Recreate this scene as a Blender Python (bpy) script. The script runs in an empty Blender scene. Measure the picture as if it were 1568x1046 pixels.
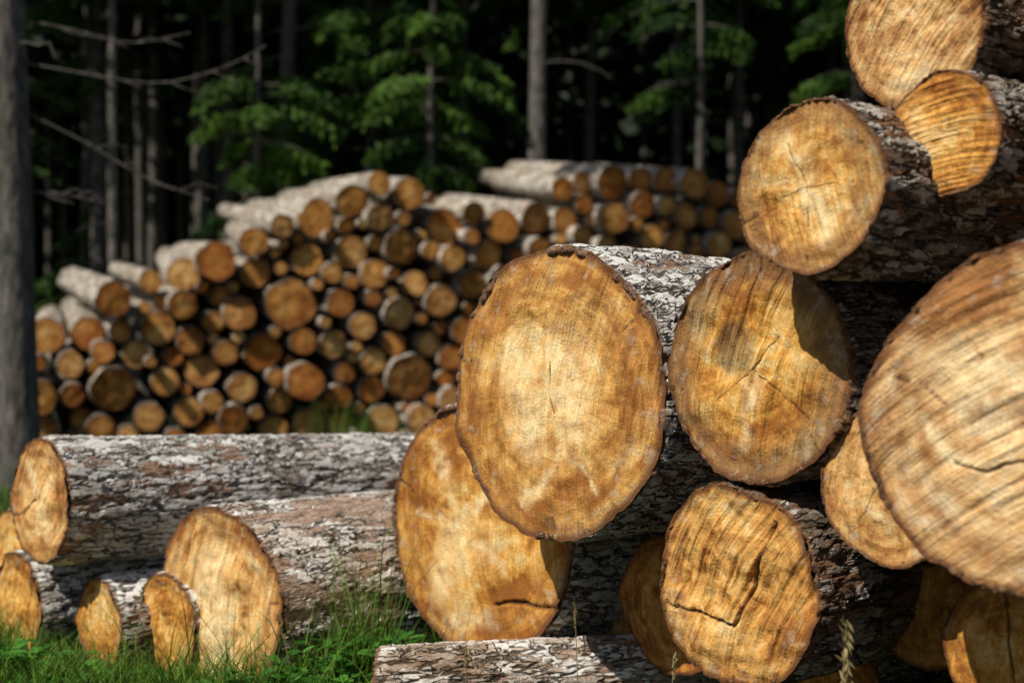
import bpy, math, random
import numpy as np
from mathutils import Matrix, Vector
S=bpy.context.scene
rng=np.random.default_rng(21); random.seed(7)

# ---------------------------------------------------------------- helpers
def vnoise(P,seed=0):
    P=np.asarray(P,dtype=np.float64)
    i=np.floor(P).astype(np.int64); f=P-i; u=f*f*(3-2*f)
    def h(a,b,c):
        n=(a*374761393+b*668265263+c*1274126177+seed*974634777)&0xffffffff
        n=((n^(n>>13))*1274126177)&0xffffffff
        n=(n^(n>>16))&0xffff
        return n/65535.0
    r=0
    for dx in (0,1):
        for dy in (0,1):
            for dz in (0,1):
                w=(u[:,0] if dx else 1-u[:,0])*(u[:,1] if dy else 1-u[:,1])*(u[:,2] if dz else 1-u[:,2])
                r=r+w*h(i[:,0]+dx,i[:,1]+dy,i[:,2]+dz)
    return r
def fbm(P,seed=0,o=3):
    r=0;a=.5;P=np.asarray(P,dtype=float)
    for k in range(o):
        r=r+a*(vnoise(P*2**k,seed+k)-.5); a*=.5
    return r
def mesh_from(name,V,Q=None,T=None,mq=None,mt=None,mats=(),attrs=None,smooth=True,link=True):
    V=np.asarray(V,dtype=np.float32)
    Q=np.zeros((0,4),int) if Q is None else np.asarray(Q); T=np.zeros((0,3),int) if T is None else np.asarray(T)
    me=bpy.data.meshes.new(name)
    me.vertices.add(len(V)); me.vertices.foreach_set('co',V.ravel())
    nl=Q.size+T.size; me.loops.add(nl)
    me.loops.foreach_set('vertex_index',np.concatenate([Q.ravel(),T.ravel()]).astype(np.int32))
    me.polygons.add(len(Q)+len(T))
    ls=np.concatenate([np.arange(len(Q))*4,Q.size+np.arange(len(T))*3]).astype(np.int32)
    me.polygons.foreach_set('loop_start',ls)
    try: me.polygons.foreach_set('loop_total',np.concatenate([np.full(len(Q),4),np.full(len(T),3)]).astype(np.int32))
    except Exception: pass
    mq=np.zeros(len(Q),int) if mq is None else mq; mt=np.zeros(len(T),int) if mt is None else mt
    me.polygons.foreach_set('material_index',np.concatenate([mq,mt]).astype(np.int32))
    me.polygons.foreach_set('use_smooth',np.full(len(Q)+len(T),smooth))
    for m in mats: me.materials.append(m)
    if attrs:
        for k,a in attrs.items():
            a=np.asarray(a,dtype=np.float32)
            if a.ndim==2:
                at=me.attributes.new(k,'FLOAT_VECTOR','POINT'); at.data.foreach_set('vector',a.ravel())
            else:
                at=me.attributes.new(k,'FLOAT','POINT'); at.data.foreach_set('value',a)
    me.update(calc_edges=True); me.validate()
    ob=bpy.data.objects.new(name,me)
    if link: S.collection.objects.link(ob)
    return ob

class G:
    def __init__(s,name):
        s.m=bpy.data.materials.new(name); s.m.use_nodes=True; s.t=s.m.node_tree; s.t.nodes.clear()
        s.out=s.n('ShaderNodeOutputMaterial')
    def n(s,ty,**k):
        x=s.t.nodes.new(ty)
        for a,b in k.items(): setattr(x,a,b)
        return x
    def put(s,node,i,v):
        if isinstance(v,bpy.types.NodeSocket): s.t.links.new(v,node.inputs[i])
        elif v is not None:
            if isinstance(v,tuple) and len(v)==3 and len(node.inputs[i].default_value)==4: v=v+(1,)
            node.inputs[i].default_value=v
    def math(s,op,a,b=None,c=None,clamp=False):
        x=s.n('ShaderNodeMath',operation=op,use_clamp=clamp); s.put(x,0,a)
        if b is not None: s.put(x,1,b)
        if c is not None: s.put(x,2,c)
        return x.outputs[0]
    def vm(s,op,a,b):
        x=s.n('ShaderNodeVectorMath',operation=op); s.put(x,0,a); s.put(x,1,b); return x.outputs[0]
    def attr(s,nm):
        return s.n('ShaderNodeAttribute',attribute_name=nm)
    def noise(s,v,sc,det=3,rough=.55,dist=0):
        x=s.n('ShaderNodeTexNoise'); s.put(x,'Vector',v); s.put(x,'Scale',sc); s.put(x,'Detail',det); s.put(x,'Roughness',rough); s.put(x,'Distortion',dist)
        return x.outputs[0]
    def ramp(s,f,st,interp='LINEAR'):
        x=s.n('ShaderNodeValToRGB'); s.put(x,0,f); r=x.color_ramp; r.interpolation=interp
        while len(r.elements)<len(st): r.elements.new(.5)
        for e,(p,c) in zip(r.elements,st):
            e.position=p; e.color=(c if isinstance(c,tuple) else (c,c,c))+(1,)
        return x.outputs[0]
    def mr(s,f,a,b,c,d,sm=False):
        x=s.n('ShaderNodeMapRange'); x.clamp=True
        if sm: x.interpolation_type='SMOOTHSTEP'
        for i,v in enumerate((f,a,b,c,d)): s.put(x,i,v)
        return x.outputs[0]
    def mix(s,f,a,b,bt='MIX'):
        x=s.n('ShaderNodeMix',data_type='RGBA',blend_type=bt); s.put(x,0,f); s.put(x,6,a); s.put(x,7,b); return x.outputs[2]
    def mul(s,c,f):
        return s.vm('MULTIPLY',c,s.comb(f,f,f))
    def comb(s,a,b,c):
        x=s.n('ShaderNodeCombineXYZ'); s.put(x,0,a); s.put(x,1,b); s.put(x,2,c); return x.outputs[0]
    def finish(s,col,rough=.7,height=None,bs=.5,bd=.01,spec=.3,trans=None):
        b=s.n('ShaderNodeBsdfPrincipled'); s.put(b,'Base Color',col); s.put(b,'Roughness',rough); s.put(b,'Specular IOR Level',spec)
        if height is not None:
            bu=s.n('ShaderNodeBump'); s.put(bu,'Strength',bs); s.put(bu,'Distance',bd); s.put(bu,'Height',height); s.put(b,'Normal',bu.outputs[0])
        sh=b.outputs[0]
        if trans:
            t=s.n('ShaderNodeBsdfTranslucent'); s.put(t,0,col); mx=s.n('ShaderNodeMixShader'); s.put(mx,0,trans); s.put(mx,1,sh); s.put(mx,2,t.outputs[0]); sh=mx.outputs[0]
        s.t.links.new(sh,s.out.inputs[0]); return s.m

# ---------------------------------------------------------------- materials
def wood_end():
    g=G('cut_wood')
    lc=g.attr('lc').outputs['Vector']; sd=g.attr('sd').outputs['Vector']; rr=g.attr('rr').outputs['Fac']
    ft=g.n('ShaderNodeSeparateXYZ'); g.put(ft,0,g.attr('ft').outputs['Vector'])
    rad0=g.attr('rad').outputs['Vector']; sw0=g.attr('sw').outputs['Vector']; st=g.attr('st').outputs['Fac']; kn=g.attr('knot').outputs['Fac']
    pv=g.n('ShaderNodeSeparateXYZ'); g.put(pv,0,g.attr('pv').outputs['Vector'])
    tn,pa,we=pv.outputs[0],pv.outputs[1],pv.outputs[2]
    rad=g.vm('ADD',rad0,sd); sw=g.vm('ADD',sw0,sd)
    P=g.vm('ADD',lc,sd)
    n1=g.noise(P,5.0,3,.6,.9); n2=g.noise(P,30,3,.6); n3=g.noise(P,150,2,.6)
    nr=g.noise(rad,1.0,3,.62); ns=g.noise(sw,1.0,3,.62); nw=g.noise(g.vm('ADD',g.vm('MULTIPLY',sw0,(.35,.30,1)),sd),1.0,2,.5)
    nb=g.noise(g.vm('ADD',g.vm('MULTIPLY',rad0,(.17,.17,4.6)),sd),1.0,3,.6,.6)
    mix1=g.math('ADD',g.math('ADD',g.math('MULTIPLY',n1,.45),g.math('MULTIPLY',nr,.17)),g.math('MULTIPLY',nb,.38))
    mix1=g.math('ADD',mix1,g.mr(rr,0,1,.035,-.04))
    col=g.ramp(mix1,[(.405,(.33,.12,.02)),(.465,(.58,.26,.045)),(.53,(.79,.435,.105)),(.61,(.91,.66,.29))])
    pale=g.ramp(mix1,[(.405,(.42,.20,.075)),(.465,(.62,.37,.165)),(.53,(.77,.52,.27)),(.61,(.87,.69,.43))])
    col=g.mix(pa,col,pale)
    ph=g.math('ADD',g.math('MULTIPLY',rr,25.0),g.math('ADD',g.math('MULTIPLY',n2,.5),g.math('MULTIPLY',n1,6.0)))
    ring=g.math('SINE',g.math('MULTIPLY',ph,6.2832))
    amp=g.math('MULTIPLY',g.mr(nb,.42,.6,.05,.8),g.mr(nr,.35,.6,.3,1))
    col=g.mix(amp,col,g.mul(col,g.mr(ring,-.4,1,1.0,.72)))
    col=g.mul(col,g.mr(ns,.3,.7,.78,1.14)); col=g.mul(col,g.mr(n3,.3,.7,.88,1.08)); col=g.mul(col,g.mr(nw,.38,.62,.88,1.06))
    sk=g.math('MULTIPLY',st,g.mr(n2,.35,.58,.15,1.0)); col=g.mix(g.math('MULTIPLY',sk,.85),col,(.24,.085,.016))
    rj=g.math('ADD',rr,g.math('MULTIPLY',g.math('SUBTRACT',n1,.5),.40))
    rj=g.math('ADD',rj,g.math('MULTIPLY',g.math('SUBTRACT',n2,.5),.12))
    band=g.ramp(rj,[(.70,0.),(.80,.6),(.84,.2),(.90,.2),(.97,.85)])
    col=g.mix(g.math('MULTIPLY',band,g.mr(nr,.38,.62,.2,.95)),col,(.23,.083,.018))
    wk=g.math('MULTIPLY',we,g.math('MULTIPLY',g.mr(rj,.52,.88,0,1),g.mr(ns,.3,.62,.98,.5)))
    col=g.mix(wk,col,(.20,.12,.06))
    grey=g.math('MULTIPLY',g.mr(n2,.57,.66,0,.5),g.mr(rr,.68,.85,0,1))
    col=g.mix(grey,col,(.46,.38,.27))
    col=g.mix(g.math('MULTIPLY',ft.outputs[1],g.mr(n2,.35,.6,.12,.6)),col,(.95,.77,.44))
    col=g.mix(g.math('MULTIPLY',kn,g.mr(ns,.35,.62,1,.72)),col,(.085,.036,.014))
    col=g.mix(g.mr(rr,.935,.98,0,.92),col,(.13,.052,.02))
    col=g.mix(g.mr(n3,.66,.74,0,.5),col,(.2,.08,.02))
    col=g.mix(tn,col,g.vm('MULTIPLY',col,(.60,.40,.24)))
    col=g.mix(g.math('MULTIPLY',ft.outputs[0],.9),col,(.05,.02,.01))
    hgt=g.math('ADD',g.math('MULTIPLY',nw,.7),g.math('ADD',g.math('MULTIPLY',ns,1.3),g.math('ADD',g.math('MULTIPLY',n3,.6),g.math('MULTIPLY',n2,.8))))
    return g.finish(col,.78,hgt,.8,.006,.2)
def bark(name,cw,cm,cd,cf,cr,peel,disp=True,shift=0.):
    g=G(name)
    lc=g.attr('lc').outputs['Vector']; sd=g.attr('sd').outputs['Vector']; rm=g.attr('rm').outputs['Fac']
    P=g.vm('ADD',g.vm('MULTIPLY',lc,(1,1,.40)),sd)
    w=g.n('ShaderNodeTexNoise'); g.put(w,'Vector',P); g.put(w,'Scale',30.); g.put(w,'Detail',2.); g.put(w,'Roughness',.65)
    Pw=g.vm('ADD',P,g.vm('MULTIPLY',g.vm('SUBTRACT',w.outputs[1],(.5,.5,.5)),(.085,.085,.085)))
    v=g.n('ShaderNodeTexVoronoi',feature='DISTANCE_TO_EDGE'); g.put(v,'Vector',Pw); g.put(v,'Scale',24.)
    vc=g.n('ShaderNodeTexVoronoi'); g.put(vc,'Vector',Pw); g.put(vc,'Scale',24.)
    sepc=g.n('ShaderNodeSeparateColor'); g.put(sepc,0,vc.outputs['Color'])
    n1=g.noise(P,4.5,3,.65,.5); n2=g.noise(P,75,3,.7)
    nl=g.noise(g.vm('ADD',g.vm('MULTIPLY',lc,(1,1,.20)),sd),26,3,.65)
    ridge=g.math('ABSOLUTE',g.math('SUBTRACT',nl,.5))
    f1=g.mr(ridge,.008,.045,0,1,True)
    f2=g.mr(v.outputs[0],.0,.08,0,1,True)
    f2=g.math('MAXIMUM',f2,g.mr(sepc.outputs[1],.55,.7,0,.8))
    plate=g.math('MULTIPLY',f1,f2)
    k=g.math('ADD',g.math('MULTIPLY',n2,.42),g.math('ADD',g.math('MULTIPLY',n1,.38),g.math('MULTIPLY',sepc.outputs[0],.20)))
    col=g.ramp(g.math('SUBTRACT',k,shift),[(.34,cd),(.43,cm),(.56,cw)])
    col=g.mul(col,g.mr(nl,.3,.7,.82,1.14))
    col=g.mix(g.mr(plate,.0,.8,.93,0),col,cf)
    pk=g.math('ADD',g.math('MULTIPLY',n1,.62),g.math('ADD',g.math('MULTIPLY',n2,.25),g.math('MULTIPLY',sepc.outputs[2],.13)))
    pe=g.mr(pk,peel,peel+.025,0,1,True)
    pc=g.mix(g.mr(n2,.38,.6,0,1),cr,(cr[0]*2.2,cr[1]*2.5,cr[2]*2.8)); col=g.mix(g.math('MULTIPLY',pe,.85),col,pc)
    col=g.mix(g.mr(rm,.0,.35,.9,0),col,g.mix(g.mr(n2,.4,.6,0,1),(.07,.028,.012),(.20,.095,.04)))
    h=g.math('ADD',g.math('MULTIPLY',plate,g.mr(pe,0,1,.75,.2)),g.math('ADD',g.math('MULTIPLY',n2,.5),g.math('MULTIPLY',sepc.outputs[1],.22)))
    if disp:
        m=g.finish(col,.85,None,spec=.15)
        d=g.n('ShaderNodeDisplacement'); g.put(d,'Height',h); g.put(d,'Midlevel',.6); g.put(d,'Scale',g.mr(rm,0,1,.003,.0145))
        g.t.links.new(d.outputs[0],g.out.inputs[2]); m.displacement_method='BOTH'
    else: m=g.finish(col,.85,h,.9,.012,spec=.15)
    return m
M_END=wood_end()
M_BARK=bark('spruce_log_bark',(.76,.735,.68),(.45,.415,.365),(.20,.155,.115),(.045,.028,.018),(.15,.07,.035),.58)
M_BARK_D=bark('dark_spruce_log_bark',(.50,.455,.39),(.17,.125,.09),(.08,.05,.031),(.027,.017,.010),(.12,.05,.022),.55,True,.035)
M_BARK2=bark('pile_log_bark',(.74,.69,.60),(.45,.36,.26),(.22,.13,.075),(.06,.035,.02),(.20,.09,.04),.62,False)
M_BARK_P=bark('flaking_log_bark',(.78,.75,.69),(.46,.38,.30),(.22,.14,.085),(.05,.03,.017),(.20,.115,.07),.515)
def trunk_mat():
    g=G('tree_bark'); tc=g.n('ShaderNodeTexCoord').outputs['Object']
    P=g.vm('MULTIPLY',tc,(1,1,.3)); n=g.noise(P,22,4,.65); n2=g.noise(tc,2.2,3)
    col=g.ramp(n,[(.3,(.035,.031,.027)),(.5,(.105,.093,.08)),(.7,(.20,.18,.16))])
    col=g.mix(g.mr(n2,.5,.65,0,.5),col,(.05,.065,.04))
    return g.finish(col,.9,n,.8,.03,.1)
M_TRUNK=trunk_mat()
def leaf(name,a,b,tr=.3,rough=.6):
    g=G(name); r=g.attr('lr').outputs['Fac']
    col=g.mix(r,a,b); return g.finish(col,rough,trans=tr,spec=.2)
M_NEEDLE=leaf('spruce_needles',(.016,.045,.010),(.12,.23,.03),.35)
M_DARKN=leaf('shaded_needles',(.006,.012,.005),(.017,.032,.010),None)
M_GRASS=leaf('grass_blades',(.035,.095,.012),(.18,.31,.04),.4)
M_DRY=leaf('dry_grass_stem',(.22,.17,.07),(.38,.30,.14),.2)
M_WEED=leaf('weed_leaves',(.04,.15,.02),(.11,.32,.045),.4,.45)
def ground_mat():
    g=G('forest_soil_and_grass'); tc=g.n('ShaderNodeTexCoord').outputs['Object']
    n=g.noise(tc,1.3,4,.6); n2=g.noise(tc,30,4,.7)
    col=g.ramp(n,[(.35,(.022,.016,.010)),(.5,(.024,.032,.012)),(.7,(.04,.065,.016))]); col=g.mul(col,g.mr(n2,.3,.7,.5,1.4))
    return g.finish(col,.95,n2,1,.04,.1)
M_GROUND=ground_mat()

# ---------------------------------------------------------------- log builder
def segd(p,q,pts):
    best=np.full(p.shape,9.)
    for (a,b),(c,d) in zip(pts[:-1],pts[1:]):
        vx,vy=c-a,d-b; L=vx*vx+vy*vy+1e-9
        t=np.clip(((p-a)*vx+(q-b)*vy)/L,0,1); dd=np.hypot(p-a-t*vx,q-b-t*vy)
        best=np.minimum(best,dd)
    return best
def log_arrays(r,length=4,seed=1,nphi=160,nr=60,lumps=.02,jag=.012,lobes=(),cracks=(),streaks=(),knots=(),stains=(),saw=90,sawamp=1.,
               tilt=(0,0),taper=.9,fine=True,tint=0.,pale=0.,weather=0.,pith=(0,0),step=.014,asp=1.0,relief=1.0,rimw=.968,checks=4,arcs=3):
    R=np.random.default_rng(seed)
    ph=np.linspace(0,2*np.pi,nphi,endpoint=False)
    out=np.ones(nphi)
    for k in range(2,8): out+=lumps*R.normal()/(k**.6)*np.cos(k*ph+R.uniform(0,6.28))
    cs=np.stack([np.cos(ph),np.sin(ph),ph*0],1)
    out+=jag*2*(vnoise(cs*7+seed,seed)-.5)
    if fine: out+=-.03*np.clip(vnoise(cs*16+seed*2,seed+1)-.6,0,1)+.008*(vnoise(cs*40,seed+2)-.5)
    for (ang,w,a) in lobes:
        dlt=(ph-math.radians(ang)+np.pi)%(2*np.pi)-np.pi; out+=a*np.exp(-(dlt/math.radians(w))**2)
    out*=r
    cx,cz=np.cos(ph),np.sin(ph)*1.0
    rho=np.linspace(0,1,nr+1)[1:]
    RR,PH=np.meshgrid(rho,ph,indexing='ij')
    OUT=np.broadcast_to(out,RR.shape)
    p=(RR*OUT*np.cos(PH)*asp).ravel(); q=(RR*OUT*np.sin(PH)).ravel()
    p=np.append(p,0.); q=np.append(q,0.)
    un,vn=p/r,q/r
    rr=np.append(RR.ravel(),0.)
    pd=np.hypot(un-pith[0],vn-pith[1]); w=rr**1.5; ringr=rr*w+(1-w)*pd
    n3=np.stack([un*14,vn*14,np.full(un.shape,seed*3.1)],1)
    wob=fbm(n3*.45,seed,3)*.07; wob2=fbm(n3*.45+50,seed+5,3)*.07
    ft=np.zeros((len(p),3)); hdep=np.zeros(len(p)); stv=np.zeros(len(p)); knv=np.zeros(len(p))
    cracks=list(cracks); stains=list(stains)
    if fine:
        R2=np.random.default_rng(seed+500)
        for _ in range(checks):   # drying checks at the rim
            a=R2.uniform(0,6.28); s=R2.uniform(.74,.90); b=a+R2.normal(0,.04)
            cracks.append(([(s*math.cos(a),s*math.sin(a)),(1.02*math.cos(b),1.02*math.sin(b))],.005,.007))
        for _ in range(arcs):
            a0=R2.uniform(0,6.28); sp=R2.uniform(.8,2.2); s=R2.uniform(.60,.88)
            stains.append(([(s*math.cos(a0+sp*k/6),s*math.sin(a0+sp*k/6)) for k in range(7)],R2.uniform(.025,.06),R2.uniform(.5,.95)))
    for pts,wd,dep in cracks:
        dd=segd(un+wob,vn+wob2,pts); cc=np.clip(1.3-dd/wd,0,1); ft[:,0]=np.maximum(ft[:,0],cc); hdep=np.maximum(hdep,cc*dep)
    for pts,wd in streaks:
        dd=segd(un+wob*3.5,vn+wob2*3.5,pts); ft[:,1]=np.maximum(ft[:,1],np.clip(1.2-dd/(wd*1.6),0,1)**1.5)
    for pts,wd,am in stains:
        dd=segd(un+wob*2.5,vn+wob2*2.5,pts); stv=np.maximum(stv,np.clip(1.2-dd/(wd*1.4),0,1)**1.2*am)
    for (a,b,kr) in knots:
        dd=np.hypot(un+wob*2.0-a,vn+wob2*2.0-b)/kr
        knv=np.maximum(knv,np.clip(np.clip((1.05-dd)*2.5,0,1)*(.68+.32*np.clip(.5+((un-a)*-.5+(vn-b)*.8)/kr,0,1)),0,1))
        bl=np.clip(1.15-dd,0,1); ringr=ringr*(1-bl)+dd*.3*bl
    ft=np.clip(ft,0,1)
    sa=math.radians(saw); al=un*math.cos(sa)+vn*math.sin(sa); ac=-un*math.sin(sa)+vn*math.cos(sa)
    ac=ac+.16*al*al
    sw=np.stack([al*3*r/.3,ac*46*sawamp*r/.3,al*0],1)
    rad=np.stack([np.cos(np.append(PH.ravel(),0))*11,np.sin(np.append(PH.ravel(),0))*11,rr*1.6],1)
    tt=hdep*r+ (fbm(np.stack([un*3,vn*3,un*0+seed],1),seed,3)*.035*relief + (vnoise(np.stack([al*1.5,ac*26,al*0+seed],1),seed+9)-.5)*.009*relief)*min(1,r/.25)
    tt=tt+tilt[0]*p+tilt[1]*q
    Vf=np.stack([p,tt,q],1); nF=len(p)
    idx=np.arange(nr*nphi).reshape(nr,nphi); nx=np.roll(idx,-1,1)
    Qf=np.stack([idx[:-1],idx[1:],nx[1:],nx[:-1]],-1).reshape(-1,4)
    Tf=np.stack([np.full(nphi,nF-1),idx[0],nx[0]],-1)
    ts=[]; t=.008
    if fine:
        while t<length: ts.append(t); t+=(.006 if t<.03 else step if t<1.1 else step*3)
    else: ts=[.05,length*.5]
    ts.append(length)
    prof=[(rimw,.03,0),(rimw+.006,-.0005,1),(.992,-.002,1),(1.004,.002,1)]+[(1.006,t,0) for t in ts]
    rf=np.array([a for a,b,c in prof]); tl=np.array([b for a,b,c in prof]); jg=np.array([c for a,b,c in prof])
    rmv=np.clip((tl-.003)/.03,0,1); rmv[0]=0
    jr=(vnoise(cs*22,seed+3)-.3)*.02*min(1,r/.25)
    tp=1-(1-taper)*np.clip(tl,0,None)/length
    bow=.012*np.sin(tl*1.3+seed)*np.clip(tl,0,1)
    TL=tl[:,None]+jg[:,None]*jr[None]
    thick=1+(vnoise(cs*7+3,seed+4)-.6)*.03+(vnoise(cs*20+3,seed+6)-.5)*.016
    rad2=rf[:,None]*tp[:,None]*out[None]; rad2[2:]*=thick[None]
    if fine:
        L3=np.stack([np.broadcast_to(cx*4,rad2.shape).ravel(),np.broadcast_to(cz*4,rad2.shape).ravel(),np.broadcast_to((tl*3)[:,None],rad2.shape).ravel()],1)
        rad2=rad2+(fbm(L3,seed+20,2).reshape(rad2.shape)*.05*r)*np.clip(tl/.15,0,1)[:,None]
    bp=rad2*cx*asp+bow[:,None]; bq=rad2*cz
    tilts=(tilt[0]*bp+tilt[1]*bq)*np.clip(1-tl/.6,0,1)[:,None]
    Vb=np.stack([bp.ravel(),(TL+tilts).ravel(),bq.ravel()],1)
    nb=len(prof); bi=nF+np.arange(nb*nphi).reshape(nb,nphi); bn=np.roll(bi,-1,1)
    Qb=np.stack([bi[:-1],bi[1:],bn[1:],bn[:-1]],-1).reshape(-1,4)
    V=np.concatenate([Vf,Vb]); ce=len(V); V=np.concatenate([V,[[bow[-1],length,0]]])
    Tc=np.stack([np.full(nphi,ce),bn[-1],bi[-1]],-1)
    n=len(V)
    lc=np.stack([V[:,0],V[:,2],V[:,1]],1)
    sd=np.tile(R.uniform(-40,40,3),(n,1))
    def pad(a,d=0.):
        o=np.full((n,)+a.shape[1:],d); o[:nF]=a; return o
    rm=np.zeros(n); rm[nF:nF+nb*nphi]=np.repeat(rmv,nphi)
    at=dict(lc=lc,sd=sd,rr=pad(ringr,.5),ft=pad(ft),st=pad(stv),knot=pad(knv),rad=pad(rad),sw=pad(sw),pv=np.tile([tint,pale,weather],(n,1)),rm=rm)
    Q=np.concatenate([Qf,Qb]); T=np.concatenate([Tf,Tc])
    mq=np.concatenate([np.zeros(len(Qf),int),np.ones(len(Qb),int)]); mt=np.zeros(len(T),int)
    return V,Q,T,mq,mt,at
TH=48
def frame(th,pitch):
    a=math.radians(th); b=math.radians(pitch)
    d=Vector((math.sin(a)*math.cos(b),math.cos(a)*math.cos(b),math.sin(b))); e=Vector((math.cos(a),-math.sin(a),0)); u=e.cross(d)
    return e,d,u
def log(x,y,z,r,th=TH,pitch=0.,mat=None,name='cut_log',**k):
    big=r>.2
    k.setdefault('nphi',240 if big else 160); k.setdefault('nr',105 if big else 65)
    V,Q,T,mq,mt,at=log_arrays(r,**k)
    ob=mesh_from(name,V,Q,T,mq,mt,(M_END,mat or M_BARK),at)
    e,d,u=frame(th,pitch)
    ob.matrix_world=Matrix(((e.x,d.x,u.x,x),(e.y,d.y,u.y,y),(e.z,d.z,u.z,z),(0,0,0,1)))
    return ob
# main stack, right side (metres; stack ends lie close to one vertical plane)
log(.102,3.60,.868,.372,seed=11,lumps=.012,pitch=-.8,saw=80,pale=.15,rimw=.95,tilt=(.035,0),
    cracks=[([(-.03,.22),(-.02,.0),(.02,-.15)],.006,.01)],
    streaks=[([(-.05,.4),(-.02,.06),(.14,-.34),(-.05,-.61),(-.28,-.76)],.04),([(.14,-.34),(.40,-.6)],.025),([(.1,.3),(.2,-.2)],.16),([(-.3,.2),(-.2,-.3)],.14)],
    stains=[([(-.80,-.3),(-.78,.25),(-.6,.6),(-.25,.78),(.1,.8)],.06,.85),([(.25,.72),(.5,.6),(.66,.35),(.74,-.05),(.66,-.4),(.45,-.66)],.05,1),([(-.5,.4),(-.55,0),(-.45,-.4)],.05,.6),([(.3,.55),(.48,.3),(.5,-.1)],.05,.5),([(-.3,.68),(0,.62),(.25,.68)],.03,.8),([(-.47,.45),(-.28,.58),(-.08,.45)],.02,.7),([(-.5,-.7),(-.2,-.9),(.3,-.88)],.05,.8)],
    knots=[(-.02,-.88,.09)])
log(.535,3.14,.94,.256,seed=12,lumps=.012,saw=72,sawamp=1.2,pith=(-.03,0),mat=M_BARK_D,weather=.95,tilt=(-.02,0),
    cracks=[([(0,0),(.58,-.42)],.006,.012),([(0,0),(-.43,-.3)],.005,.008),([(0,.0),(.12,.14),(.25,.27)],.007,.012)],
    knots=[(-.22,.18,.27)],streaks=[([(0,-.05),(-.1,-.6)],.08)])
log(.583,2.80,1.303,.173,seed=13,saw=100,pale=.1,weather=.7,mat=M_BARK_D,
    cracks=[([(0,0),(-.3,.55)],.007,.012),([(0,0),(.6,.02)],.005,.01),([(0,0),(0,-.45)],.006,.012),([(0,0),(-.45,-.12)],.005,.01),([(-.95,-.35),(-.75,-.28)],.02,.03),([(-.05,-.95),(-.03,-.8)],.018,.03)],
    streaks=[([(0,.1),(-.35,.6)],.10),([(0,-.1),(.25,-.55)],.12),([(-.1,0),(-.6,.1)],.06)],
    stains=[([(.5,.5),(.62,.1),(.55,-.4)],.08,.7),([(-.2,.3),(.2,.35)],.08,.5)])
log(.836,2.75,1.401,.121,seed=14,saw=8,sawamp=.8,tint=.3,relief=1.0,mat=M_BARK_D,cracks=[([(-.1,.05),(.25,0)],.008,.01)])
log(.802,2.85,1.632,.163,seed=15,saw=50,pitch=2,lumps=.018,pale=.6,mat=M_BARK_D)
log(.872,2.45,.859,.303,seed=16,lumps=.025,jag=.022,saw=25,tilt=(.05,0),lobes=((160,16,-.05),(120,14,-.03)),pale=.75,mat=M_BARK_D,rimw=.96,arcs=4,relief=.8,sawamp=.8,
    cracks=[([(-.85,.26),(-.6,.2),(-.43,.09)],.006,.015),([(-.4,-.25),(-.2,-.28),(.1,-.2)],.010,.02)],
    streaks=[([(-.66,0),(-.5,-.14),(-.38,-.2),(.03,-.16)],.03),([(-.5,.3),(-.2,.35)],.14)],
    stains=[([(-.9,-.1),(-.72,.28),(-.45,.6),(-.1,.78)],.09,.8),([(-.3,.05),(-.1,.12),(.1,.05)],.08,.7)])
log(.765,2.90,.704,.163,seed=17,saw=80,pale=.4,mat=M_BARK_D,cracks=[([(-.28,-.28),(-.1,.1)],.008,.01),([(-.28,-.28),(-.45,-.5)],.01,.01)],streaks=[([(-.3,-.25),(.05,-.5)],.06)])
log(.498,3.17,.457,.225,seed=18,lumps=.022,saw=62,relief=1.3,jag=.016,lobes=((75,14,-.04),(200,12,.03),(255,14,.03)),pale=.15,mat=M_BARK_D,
    cracks=[([(.5,.66),(.29,.23),(.05,-.34),(0,-.41)],.020,.05),([(0,-.4),(-.4,-.36),(-.9,-.3)],.016,.045)],
    stains=[([(-.4,.5),(-.1,.4),(.1,.45)],.09,.6),([(.45,-.1),(.5,-.5)],.1,.5)])
log(-.105,4.25,.438,.375,seed=19,lumps=.022,saw=95,tilt=(.10,0),tint=.05,
    cracks=[([(.18,-.58),(.5,-.52),(.85,-.54)],.014,.035)],
    streaks=[([(-.2,.04),(-.45,.62)],.04),([(-.2,.04),(.26,-.3)],.04),([(-.2,.04),(-.37,-.5)],.15),([(-.2,.04),(-.7,.1)],.03),([(-.2,.04),(.1,.3)],.05),([(-.3,-.75),(.1,-.7)],.08)],
    stains=[([(-.7,.5),(-.75,0),(-.6,-.45)],.09,.8),([(-.35,.75),(-.2,.4)],.1,.7),([(.05,-.1),(.3,-.6)],.12,.6)])
log(.424,3.75,.308,.186,seed=20,tint=.5,saw=90)
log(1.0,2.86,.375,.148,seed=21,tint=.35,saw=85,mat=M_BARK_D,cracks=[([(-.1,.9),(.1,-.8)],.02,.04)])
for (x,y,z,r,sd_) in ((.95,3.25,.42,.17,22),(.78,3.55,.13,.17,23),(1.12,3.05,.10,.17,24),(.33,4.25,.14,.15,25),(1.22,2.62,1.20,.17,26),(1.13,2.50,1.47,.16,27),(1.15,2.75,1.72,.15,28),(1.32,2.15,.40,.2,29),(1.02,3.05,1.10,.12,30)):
    log(x,y,z,r,seed=sd_,tint=.5,nphi=110,nr=30,step=.03,mat=M_BARK_D)
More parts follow.
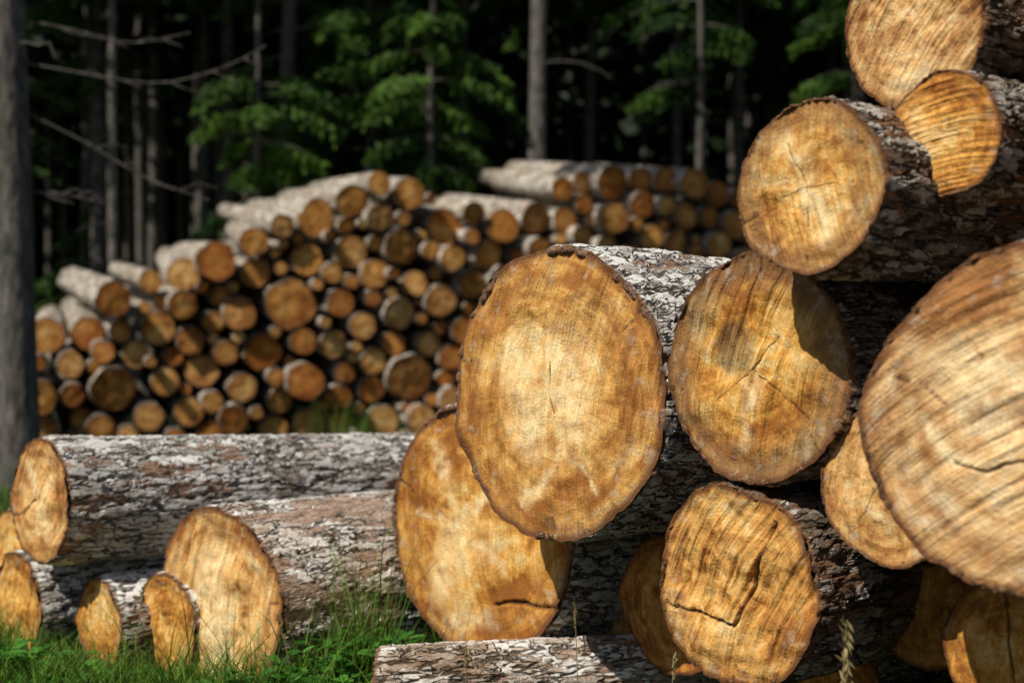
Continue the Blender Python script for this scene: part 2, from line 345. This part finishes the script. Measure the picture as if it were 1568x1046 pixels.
# lower left stack
log(-1.528,4.60,.487,.199,seed=41,lumps=.014,pitch=-1.8,saw=70,tilt=(.05,.0),pale=.4,cracks=[([(-1,-.35),(-.5,-.25),(-.1,0)],.016,.03)],
    streaks=[([(0,0),(-.4,.5)],.1),([(0,0),(.3,-.5)],.12),([(0,0),(.4,.4)],.08)])
log(-.905,4.36,.180,.302,seed=42,lumps=.010,mat=M_BARK_P,saw=86,sawamp=.9,relief=1.2,tilt=(.14,.03),lobes=((108,22,.05),(165,20,-.03),(-10,30,.02),(50,18,-.04)),pale=.35,arcs=1,
    streaks=[([(-.1,.4),(.1,-.8)],.22)],cracks=[([(.1,-.7),(.2,-.85)],.02,.03)])
log(-1.69,4.85,.085,.196,seed=43,saw=80,tint=.15)
log(-1.334,4.59,.08,.156,seed=44,saw=85,tint=.1)
log(-1.10,4.50,.10,.165,seed=45,saw=85,mat=M_BARK_P,tint=.15,tilt=(.1,0),arcs=1)
log(-1.9,5.4,.16,.2,seed=46,nphi=110,nr=30,step=.03)
# low log lying across the front of the stack
log(-.385,3.93,.035,.118,th=76,seed=51,mat=M_BARK_P,length=2.6,tilt=(-.2,.1),saw=60,lumps=.03)

# ---------------------------------------------------------------- background log pile
px=[-4.45,-4.24,-3.95,-3.52,-3.02,-2.43,-1.86,-1.26,-.84,-.66,-.3,.1,.43,.83,1.77,2.28,3.2,4.6]
pz=[1.15,1.28,1.10,1.54,1.76,2.02,2.34,2.62,2.56,2.30,2.38,2.24,2.60,2.78,2.80,2.64,2.5,2.4]
circ=[]
def tryadd(rlo,rhi,n,gap=.0,lim=9999):
    cnt=0
    for _ in range(n):
        if cnt>=lim: break
        r=rng.uniform(rlo,rhi); x=rng.uniform(-4.4,4.5); top=np.interp(x,px,pz)
        z=rng.uniform(r,max(top-r,r+.001))
        if z+r>top+.01: continue
        ok=True
        for (a,b,q) in circ:
            if abs(a-x)<q+r and (a-x)**2+(b-z)**2<(q+r+gap)**2: ok=False;break
        if ok: circ.append((x,z,r)); cnt+=1
xx=-4.3
while xx<4.4:
    r=rng.uniform(.10,.18); xx+=r
    circ.append((xx,np.interp(xx,px,pz)-r,r)); xx+=r*.98
tryadd(.20,.24,160,lim=8); tryadd(.15,.18,1500,lim=34); tryadd(.12,.14,4000,lim=90); tryadd(.095,.115,8000); tryadd(.07,.09,9000); tryadd(.05,.065,8000)
VV=[];QQ=[];TT=[];MQ=[];MT=[];AT={};off=0
for i,(x,z,r) in enumerate(circ):
    top=np.interp(x,px,pz); near=(top-z-r)<.12
    V,Q,T,mq,mt,at=log_arrays(r,length=rng.uniform(3.4,4.0) if not near else rng.uniform(2.0,3.4),seed=100+i,nphi=26,nr=7,lumps=.04,fine=False,tint=float(np.clip(rng.normal(.66,.34),0,1.2)),saw=rng.uniform(0,180),taper=.85,
        tilt=tuple(np.clip(rng.normal(size=2)*.10,-.2,.2)),pale=float(rng.uniform(0,.3)))
    e,d,u=frame(-20+float(np.clip(rng.normal(),-1.3,1.3))*(4 if near else 1.5),(rng.uniform(3.5,8.5) if near else 4)+float(np.clip(rng.normal(),-1,1))*.4)
    y=12.5+.35*(x+4.2)+float(np.clip(rng.normal()*.09,-.16,.16))+(rng.uniform(-.05,.25) if near else 0)
    W=np.array([x,y,z])+V@np.array([[*e],[*d],[*u]])
    VV.append(W);QQ.append(Q+off);TT.append(T+off);MQ.append(mq);MT.append(mt)
    for k_,v_ in at.items(): AT.setdefault(k_,[]).append(v_)
    off+=len(V)
mesh_from('log_pile',np.concatenate(VV),np.concatenate(QQ),np.concatenate(TT),np.concatenate(MQ),np.concatenate(MT),(M_END,M_BARK2),{k:np.concatenate(v) for k,v in AT.items()})

# ---------------------------------------------------------------- trees
def quads_from(C,A,B):
    V=np.stack([C-A,C-B*.9,C+A,C+B*.9],1).reshape(-1,3)
    return V,np.arange(len(V)).reshape(-1,4)
def tube(pts,rads,n=8):
    pts=np.array(pts,float); V=[]
    for i,(p,r) in enumerate(zip(pts,rads)):
        t=pts[min(i+1,len(pts)-1)]-pts[max(i-1,0)]; t/=np.linalg.norm(t)+1e-9
        a=np.cross(t,[0,0,1.]) if abs(t[2])<.9 else np.cross(t,[1.,0,0]); a/=np.linalg.norm(a); b=np.cross(t,a)
        th=np.linspace(0,2*np.pi,n,endpoint=False); V.append(p+r*(np.cos(th)[:,None]*a+np.sin(th)[:,None]*b))
    idx=np.arange(len(pts)*n).reshape(-1,n); nx=np.roll(idx,-1,1)
    return np.concatenate(V),np.stack([idx[:-1],nx[:-1],nx[1:],idx[1:]],-1).reshape(-1,4)
def bough(R,base,ang,L,n,size,droop):
    a=R.uniform(.12,1,n)**.8; side=R.choice([-1,1],n); wd=L*.34*(1-a*.75)*np.minimum(1,a*3); tw=np.round(a*L/.13)*.13/L
    f=R.uniform(0,1,n); lat=side*wd*f
    out=(tw*L+f*wd*.55)*.95; zz=L*.10*a-droop*L*a**2-R.uniform(0,.18,n)*f-.05*f
    ca,sa=math.cos(ang),math.sin(ang)
    C=np.stack([base[0]+out*ca-lat*sa,base[1]+out*sa+lat*ca,base[2]+zz],1)+R.normal(0,.015,(n,3))
    dirx=np.stack([ca*.6-side*sa,sa*.6+side*ca,-.6+0*a],1)+R.normal(0,.35,(n,3)); dirx/=np.linalg.norm(dirx,axis=1)[:,None]
    nn=R.normal(0,1,(n,3)); nn[:,2]+=.5; B=np.cross(dirx,nn); B/=np.linalg.norm(B,axis=1)[:,None]
    s=size*R.uniform(.6,1.3,n)[:,None]
    return C,dirx*s,B*s*.30
def spruce(x,y,r,h=15,crown=7.,cr=2.,low=None,seed=0,dead=8,dens=1.,deadlist=(),size_hi=.26):
    R=np.random.default_rng(seed+900)
    Vs=[];Qs=[];Ms=[];LR=[];off=0
    def add(V,Q,m,lr):
        nonlocal off
        Vs.append(V);Qs.append(Q+off);Ms.append(np.full(len(Q),m));LR.append(lr);off+=len(V)
    zs=np.array([-.3,0,.25,1,2,3,4,5,6,8,10,12,h]); lean=R.normal(0,.012,2)
    pts=[(lean[0]*z+.02*math.sin(z*.9+seed),lean[1]*z,z) for z in zs]; rd=[r*(1.35 if z<0.1 else 1.12 if z<.3 else 1-.9*(z/h)**1.3) for z in zs]
    V,Q=tube(pts,rd,14); add(V,Q,0,np.zeros(len(V)))
    for i in range(dead):
        z=R.uniform(1.2,6.5); a=R.uniform(0,6.28); L=R.uniform(.3,1.1)
        p=[(lean[0]*z,lean[1]*z,z)]
        for k in range(1,6):
            s=L*k/5; p.append((s*math.cos(a)+R.normal(0,.02),s*math.sin(a)+R.normal(0,.02),z+.12*s-.35*s*s/L+R.normal(0,.015)))
        V,Q=tube(p,[.011*(1-k/6.5) for k in range(6)],5); add(V,Q,0,np.zeros(len(V)))
    for pl in deadlist:
        pp=np.array(pl,float)
        t=np.linspace(0,1,len(pp)); tt=np.linspace(0,1,14); P=np.stack([np.interp(tt,t,pp[:,j]) for j in range(3)],1); P[1:-1]=(P[:-2]+2*P[1:-1]+P[2:])/4; P[1:-1]=(P[:-2]+2*P[1:-1]+P[2:])/4
        V,Q=tube(P,np.linspace(.009,.004,14),6); add(V,Q,0,np.zeros(len(V)))
        for k in range(3,13,2):
            b=P[k]; s=R.choice([-1,1]); L=R.uniform(.06,.2)
            V,Q=tube([b,b+np.array([.6*L,s*.2*L,s*L*.3]),b+np.array([L*1.3,s*.3*L,s*L*.3-.03])],[.005,.004,.002],4); add(V,Q,0,np.zeros(len(V)))
    Cs=[];As=[];Bs=[]
    z=crown
    while z<h-.3:
        f=(z-crown)/(h-crown); L=cr*(1-f*.9)*R.uniform(.8,1.15)
        for k in range(5):
            C,A,B=bough(R,(0,0,z),R.uniform(0,6.28),L,int(60*dens),size_hi,.35); Cs.append(C);As.append(A);Bs.append(B)
        z+=.42
    if low:
        z0,z1,L0,n_w,npq=low
        z=z0
        while z<z1:
            for k in range(n_w):
                L=L0*R.uniform(.45,1.15)*(.8+.3*math.sin((z-z0)*1.5)); a=R.uniform(0,6.28)
                C,A,B=bough(R,(0,0,z+R.uniform(-.1,.1)),a,L,npq,.072,.38); Cs.append(C);As.append(A);Bs.append(B)
                p=[(s*L*math.cos(a)*.9,s*L*math.sin(a)*.9,z+L*.1*s-.38*L*s*s) for s in (0,.3,.6,1)]
                V,Q=tube(p,[.02,.014,.009,.003],5); add(V,Q,0,np.zeros(len(V)))
            z+=.34
    C=np.concatenate(Cs);A=np.concatenate(As);B=np.concatenate(Bs)
    V,Q=quads_from(C,A,B); lr=np.clip(np.repeat((vnoise(C*1.5+seed,3)-.30)*1.3+R.uniform(0,.35,len(C)),4),0,1); add(V,Q,1,lr)
    ob=mesh_from('spruce_tree',np.concatenate(Vs),np.concatenate(Qs),None,np.concatenate(Ms),None,(M_TRUNK,M_NEEDLE),{'lr':np.concatenate(LR)})
    ob.location=(x,y,0); return ob
spruce(-3.50,10.0,.15,h=17,crown=11.5,cr=1.3,seed=1,dead=3,deadlist=[
    [(.1,0,2.95),(.5,.0,2.88),(1.0,.1,2.80),(1.5,.1,2.95),(1.75,.1,3.1)],
    [(.1,0,2.6),(.5,.05,2.4),(.9,.1,2.15),(1.35,.1,2.0)],
    [(.1,0,3.25),(.4,.05,3.2),(.8,.1,3.1),(1.2,.15,3.2)],
    [(.1,0,2.05),(.3,.05,2.05),(.6,.1,1.98)]])
spruce(-2.84,18,.12,seed=2,low=(3.6,6.5,1.0,3,90),dead=8,crown=7.5,cr=1.8)
spruce(.30,17,.125,seed=3,dead=3,crown=11,cr=1.3)
spruce(-3.95,20,.10,seed=4,dead=14)
spruce(-5.5,19,.12,seed=5,dead=12,low=(4.2,6.5,1.2,3,100),crown=6.3,cr=2.4)
spruce(2.5,22,.08,seed=6,dead=8)
spruce(-1.75,18.0,.11,seed=7,low=(3.1,6.8,1.65,5,290),dead=3,crown=8.5,cr=1.0,h=12)
spruce(-1.0,17.0,.06,seed=8,low=(3.1,6.4,1.0,4,230),dead=3,h=10,crown=8,cr=.7)
spruce(-2.9,16.4,.05,seed=9,low=(2.6,4.2,.85,4,200),dead=2,h=9,crown=7,cr=.5)
spruce(2.35,18.0,.06,seed=10,low=(4.3,6.4,1.0,3,180),dead=4,h=10,crown=8,cr=.7)
spruce(4.35,18,.09,seed=12,low=(4.4,7,1.2,4,170),dead=6,h=13,crown=8,cr=1.5)
spruce(-6.9,18,.10,seed=13,low=(3.0,6.5,1.2,3,120),dead=6,crown=6.3,cr=2.4)
spruce(-6.2,16.2,.09,seed=33,h=14,crown=7.2,cr=2.2,dead=3); spruce(-4.6,16.6,.07,seed=34,h=13,crown=7.2,cr=2.,dead=3)
spruce(1.3,24,.10,seed=14,dead=10); spruce(-4.9,23,.09,seed=15,dead=10,low=(1.2,3,.9,3,110)); spruce(-6.6,22,.08,seed=16,low=(1.0,3.2,1.0,3,110),dead=6)
spruce(3.6,23,.09,seed=17,dead=10); spruce(-.8,23,.09,seed=18,dead=12); spruce(5.6,20,.12,seed=19,dead=8); spruce(7.2,18,.12,seed=20); spruce(-8.6,19,.12,seed=21)
R=np.random.default_rng(77); Vs=[];Qs=[];Ms=[];LR=[];off=0
for i in range(230):
    y=R.uniform(24,58); x=R.uniform(-.62*y,.62*y); r=R.uniform(.06,.13)
    V,Q=tube([(x,y,-.2),(x+R.normal(0,.08),y,6),(x+R.normal(0,.12),y,14)],[r*1.1,r*.85,r*.4],8)
    Vs.append(V);Qs.append(Q+off);Ms.append(np.full(len(Q),0));LR.append(np.zeros(len(V)));off+=len(V)
    n=240; f=R.uniform(0,1,n)**.8; z=6.3+f*11; a=R.uniform(0,6.28,n); q=R.uniform(.1,1,n)**.6*2.3*(1-.85*f)
    C=np.stack([x+q*np.cos(a),y+q*np.sin(a),z-q*.35],1); A=np.stack([np.cos(a),np.sin(a),-.3+0*a],1)*R.uniform(.35,.65,n)[:,None]; nn=R.normal(0,1,(n,3)); B=np.cross(A,nn); B/=np.linalg.norm(B,axis=1)[:,None]; B*=.23
    V,Q=quads_from(C,A,B); Vs.append(V);Qs.append(Q+off);Ms.append(np.full(len(Q),1));LR.append(np.repeat(R.uniform(0,1,n),4));off+=len(V)
n=50000; y=R.uniform(46,62,n); x=R.uniform(-1,1,n)*.8*y; z=R.uniform(0,1,n)**1.1*23
C=np.stack([x,y,z],1); A=R.normal(0,1,(n,3)); A/=np.linalg.norm(A,axis=1)[:,None]; B=np.cross(A,R.normal(0,1,(n,3))); B/=np.linalg.norm(B,axis=1)[:,None]
V,Q=quads_from(C,A*.55,B*.35); Vs.append(V);Qs.append(Q+off);Ms.append(np.full(len(Q),1));LR.append(np.repeat(R.uniform(0,1,n),4));off+=len(V)
for i in range(150):
    x=-75+i*1.0; y=66+R.uniform(-2,2); h=R.uniform(19,26); m=9
    lev=np.linspace(0,1,14); ring=[]
    for l in lev:
        th=np.linspace(0,2*np.pi,m,endpoint=False)+R.uniform(0,1); rr_=3.0*(1-l**1.5*.97)*R.uniform(.75,1.15,m)
        ring.append(np.stack([x+rr_*np.cos(th),y+rr_*np.sin(th),np.full(m,l*h)],1))
    V=np.concatenate(ring); idx=np.arange(14*m).reshape(14,m); nx=np.roll(idx,-1,1); Q=np.stack([idx[:-1],nx[:-1],nx[1:],idx[1:]],-1).reshape(-1,4)
    Vs.append(V);Qs.append(Q+off);Ms.append(np.full(len(Q),1));LR.append(R.uniform(0,.5,len(V)));off+=len(V)
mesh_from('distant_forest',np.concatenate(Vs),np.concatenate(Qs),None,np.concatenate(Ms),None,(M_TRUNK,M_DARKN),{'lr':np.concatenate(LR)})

# ---------------------------------------------------------------- ground
gx=np.concatenate([np.linspace(-200,-9,14),np.linspace(-8,8,90),np.linspace(9,200,14)]); gy=np.concatenate([np.linspace(-150,1,10),np.linspace(1.2,30,160),np.linspace(33,260,14)])
X,Y=np.meshgrid(gx,gy,indexing='ij'); Z=(fbm(np.stack([X.ravel()*.9,Y.ravel()*.9,X.ravel()*0],1),5,3)*.10).reshape(X.shape)-.03-.03*np.clip(4.8-Y,0,1)
idx=np.arange(X.size).reshape(X.shape); Q=np.stack([idx[:-1,:-1],idx[1:,:-1],idx[1:,1:],idx[:-1,1:]],-1).reshape(-1,4)
mesh_from('ground',np.stack([X.ravel(),Y.ravel(),Z.ravel()],1),Q,None,None,None,(M_GROUND,))
def blades(name,x,y,hmin,hmax,w,mat,seed,lean=.5,zb=-.05):
    R=np.random.default_rng(seed); n=len(x); h=R.uniform(hmin,hmax,n)*(.5+1.0*vnoise(np.stack([x*3.5,y*3.5,x*0],1),seed)); a=R.uniform(0,6.28,n); b=R.uniform(0,6.28,n)
    z=np.full(n,zb); wd=w*R.uniform(.6,1.3,n); L=h*lean*R.uniform(.2,1.3,n)
    dx,dy=np.cos(a)*wd,np.sin(a)*wd; ex,ey=np.cos(b)*L,np.sin(b)*L
    P=lambda s,k,f:np.stack([x+dx*s+ex*f,y+dy*s+ey*f,z+h*k],1)
    V=np.stack([P(-1,0,0),P(1,0,0),P(.8,.4,.15),P(-.8,.4,.15),P(.55,.75,.5),P(-.55,.75,.5),P(0,1,1)],1).reshape(-1,3)
    o=np.arange(n)[:,None]*7; Q=np.concatenate([o+[0,1,2,3],o+[3,2,4,5]]); T=o+[5,4,6]
    return mesh_from(name,V,Q,T,None,None,(mat,),{'lr':np.repeat(np.clip(R.uniform(0,1,n),0,1),7)})
R=np.random.default_rng(5)
n=20000; x=R.uniform(-2.4,.1,n); y=R.uniform(3.9,6.2,n); blades('grass',x,y,.07,.18,.003,M_GRASS,31,.8,-.07)
n=1500; x=R.uniform(.0,1.6,n); y=R.uniform(3.2,5,n); blades('grass',x,y,.05,.12,.002,M_GRASS,32,.5,-.07)
n=30000; x=R.uniform(-9,8,n); y=R.uniform(6.2,12.4,n); blades('grass',x,y,.05,.14,.006,M_GRASS,33)
n=170; x=-.44+R.normal(0,.05,n); y=4.08+R.normal(0,.08,n); blades('grass',x,y,.15,.46,.0022,M_GRASS,34,.35)
n=450; x=np.where(R.uniform(0,1,n)<.6,-1.25+R.normal(0,.2,n),-.3+R.normal(0,.15,n)); y=R.uniform(11.3,12.6,n)+.2; blades('grass',x,y,.2,.5,.005,M_GRASS,35,.4)
n=320; x=R.uniform(-1.9,-.2,n); y=R.uniform(3.85,4.3,n); blades('grass',x,y,.12,.28,.0022,M_GRASS,36,1.1)
def weeds(x0,y0,sx,sy,n,seed,zt=.07):
    R=np.random.default_rng(seed); x=x0+R.normal(0,sx,n); y=y0+R.normal(0,sy,n); z=R.uniform(-.04,zt,n); a=R.uniform(0,6.28,n); s=R.uniform(.010,.026,n)
    th=np.linspace(0,2*np.pi,9)[:-1]; ti=R.uniform(-.5,.6,n)
    lx=np.concatenate([[0],np.cos(th)*1.25]); ly=np.concatenate([[0],np.sin(th)*.8]); lz=np.concatenate([[-.12],.18*np.abs(np.sin(th))])
    ca,sa=np.cos(a)[:,None],np.sin(a)[:,None]
    X=x[:,None]+s[:,None]*(lx*ca-ly*sa); Y=y[:,None]+s[:,None]*(lx*sa+ly*ca); Z=z[:,None]+s[:,None]*(lz+lx*ti[:,None])
    V=np.stack([X,Y,Z],-1).reshape(-1,3); o=(np.arange(n)*9)[:,None,None]; T=(o+np.array([[0,k+1,(k+1)%8+1] for k in range(8)])[None]).reshape(-1,3)
    mesh_from('broadleaf_weed',V,None,T,None,None,(M_WEED,),{'lr':np.repeat(R.uniform(0,1,n),9)})
weeds(-1.50,4.25,.09,.07,240,1,.09); weeds(-.42,4.08,.10,.06,340,2,.15); weeds(-.60,3.98,.09,.05,200,4,.08); weeds(-1.2,4.15,.12,.05,150,5,.04)
def spike(x,y,h,lx,seed,ear=.09,thick=.006):
    R=np.random.default_rng(seed); P=np.array([[x,y,-.03],[x+lx*.3,y,h*.4],[x+lx*.7,y+.01,h*.8],[x+lx,y+.01,h]]); V,Q=tube(P,[.0016,.0014,.0011,.0008],5)
    n=60; t=R.uniform(0,1,n); C=np.array([x+lx,y+.01,h])[None]-np.stack([lx*.25*t,0*t,ear*t],1)+R.normal(0,thick*.35,(n,3)); A=np.stack([R.normal(0,.5,n),R.normal(0,.5,n),np.ones(n)],1)*thick; B=np.cross(A,R.normal(0,1,(n,3))); B/=np.linalg.norm(B,axis=1)[:,None]; B*=thick*.35
    V2,Q2=quads_from(C,A,B); mesh_from('grass_seed_stem',np.concatenate([V,V2]),np.concatenate([Q,Q2+len(V)]),None,None,None,(M_DRY,),{'lr':R.uniform(0,1,len(V)+len(V2))})
spike(.175,3.75,.33,-.01,1,.09,.005); spike(.63,2.75,.46,.02,2,.16,.012); spike(.72,2.7,.33,-.05,3,.05,.005); spike(-1.12,4.2,.28,.03,4,.06); spike(-.62,4.05,.22,-.05,5,.05); spike(-.12,3.7,.2,.0,6,.05); spike(.36,3.3,.27,.02,7,.05)

# ---------------------------------------------------------------- light
tr=Vector((.105,.10,-.165)).normalized()
sl=bpy.data.lights.new('sun','SUN'); sl.energy=5.0; sl.angle=math.radians(.5); sl.color=(1,.95,.86)
so=bpy.data.objects.new('sun',sl); S.collection.objects.link(so); so.rotation_euler=tr.to_track_quat('-Z','Y').to_euler(); so.location=(-5,-5,9)
w=bpy.data.worlds.new('World'); S.world=w; w.use_nodes=True; nt=w.node_tree
sk=nt.nodes.new('ShaderNodeTexSky'); sk.sky_type='NISHITA'; sk.sun_disc=False; sk.sun_elevation=math.asin(-tr.z); sk.sun_rotation=math.atan2(-tr.x,-tr.y)
bg=nt.nodes['Background']; nt.links.new(sk.outputs[0],bg.inputs[0]); bg.inputs[1].default_value=.06
# ---------------------------------------------------------------- camera
cd=bpy.data.cameras.new('camera'); co=bpy.data.objects.new('camera',cd); S.collection.objects.link(co); S.camera=co
co.location=(0,0,1); co.rotation_euler=(math.radians(90),0,0); cd.lens=50; cd.sensor_width=36; cd.clip_end=800; cd.clip_start=.05
cd.dof.use_dof=True; cd.dof.focus_distance=3.45; cd.dof.aperture_fstop=2.2
S.view_settings.view_transform='Standard'; S.view_settings.look='None'; S.view_settings.exposure=0
print('circles',len(circ))
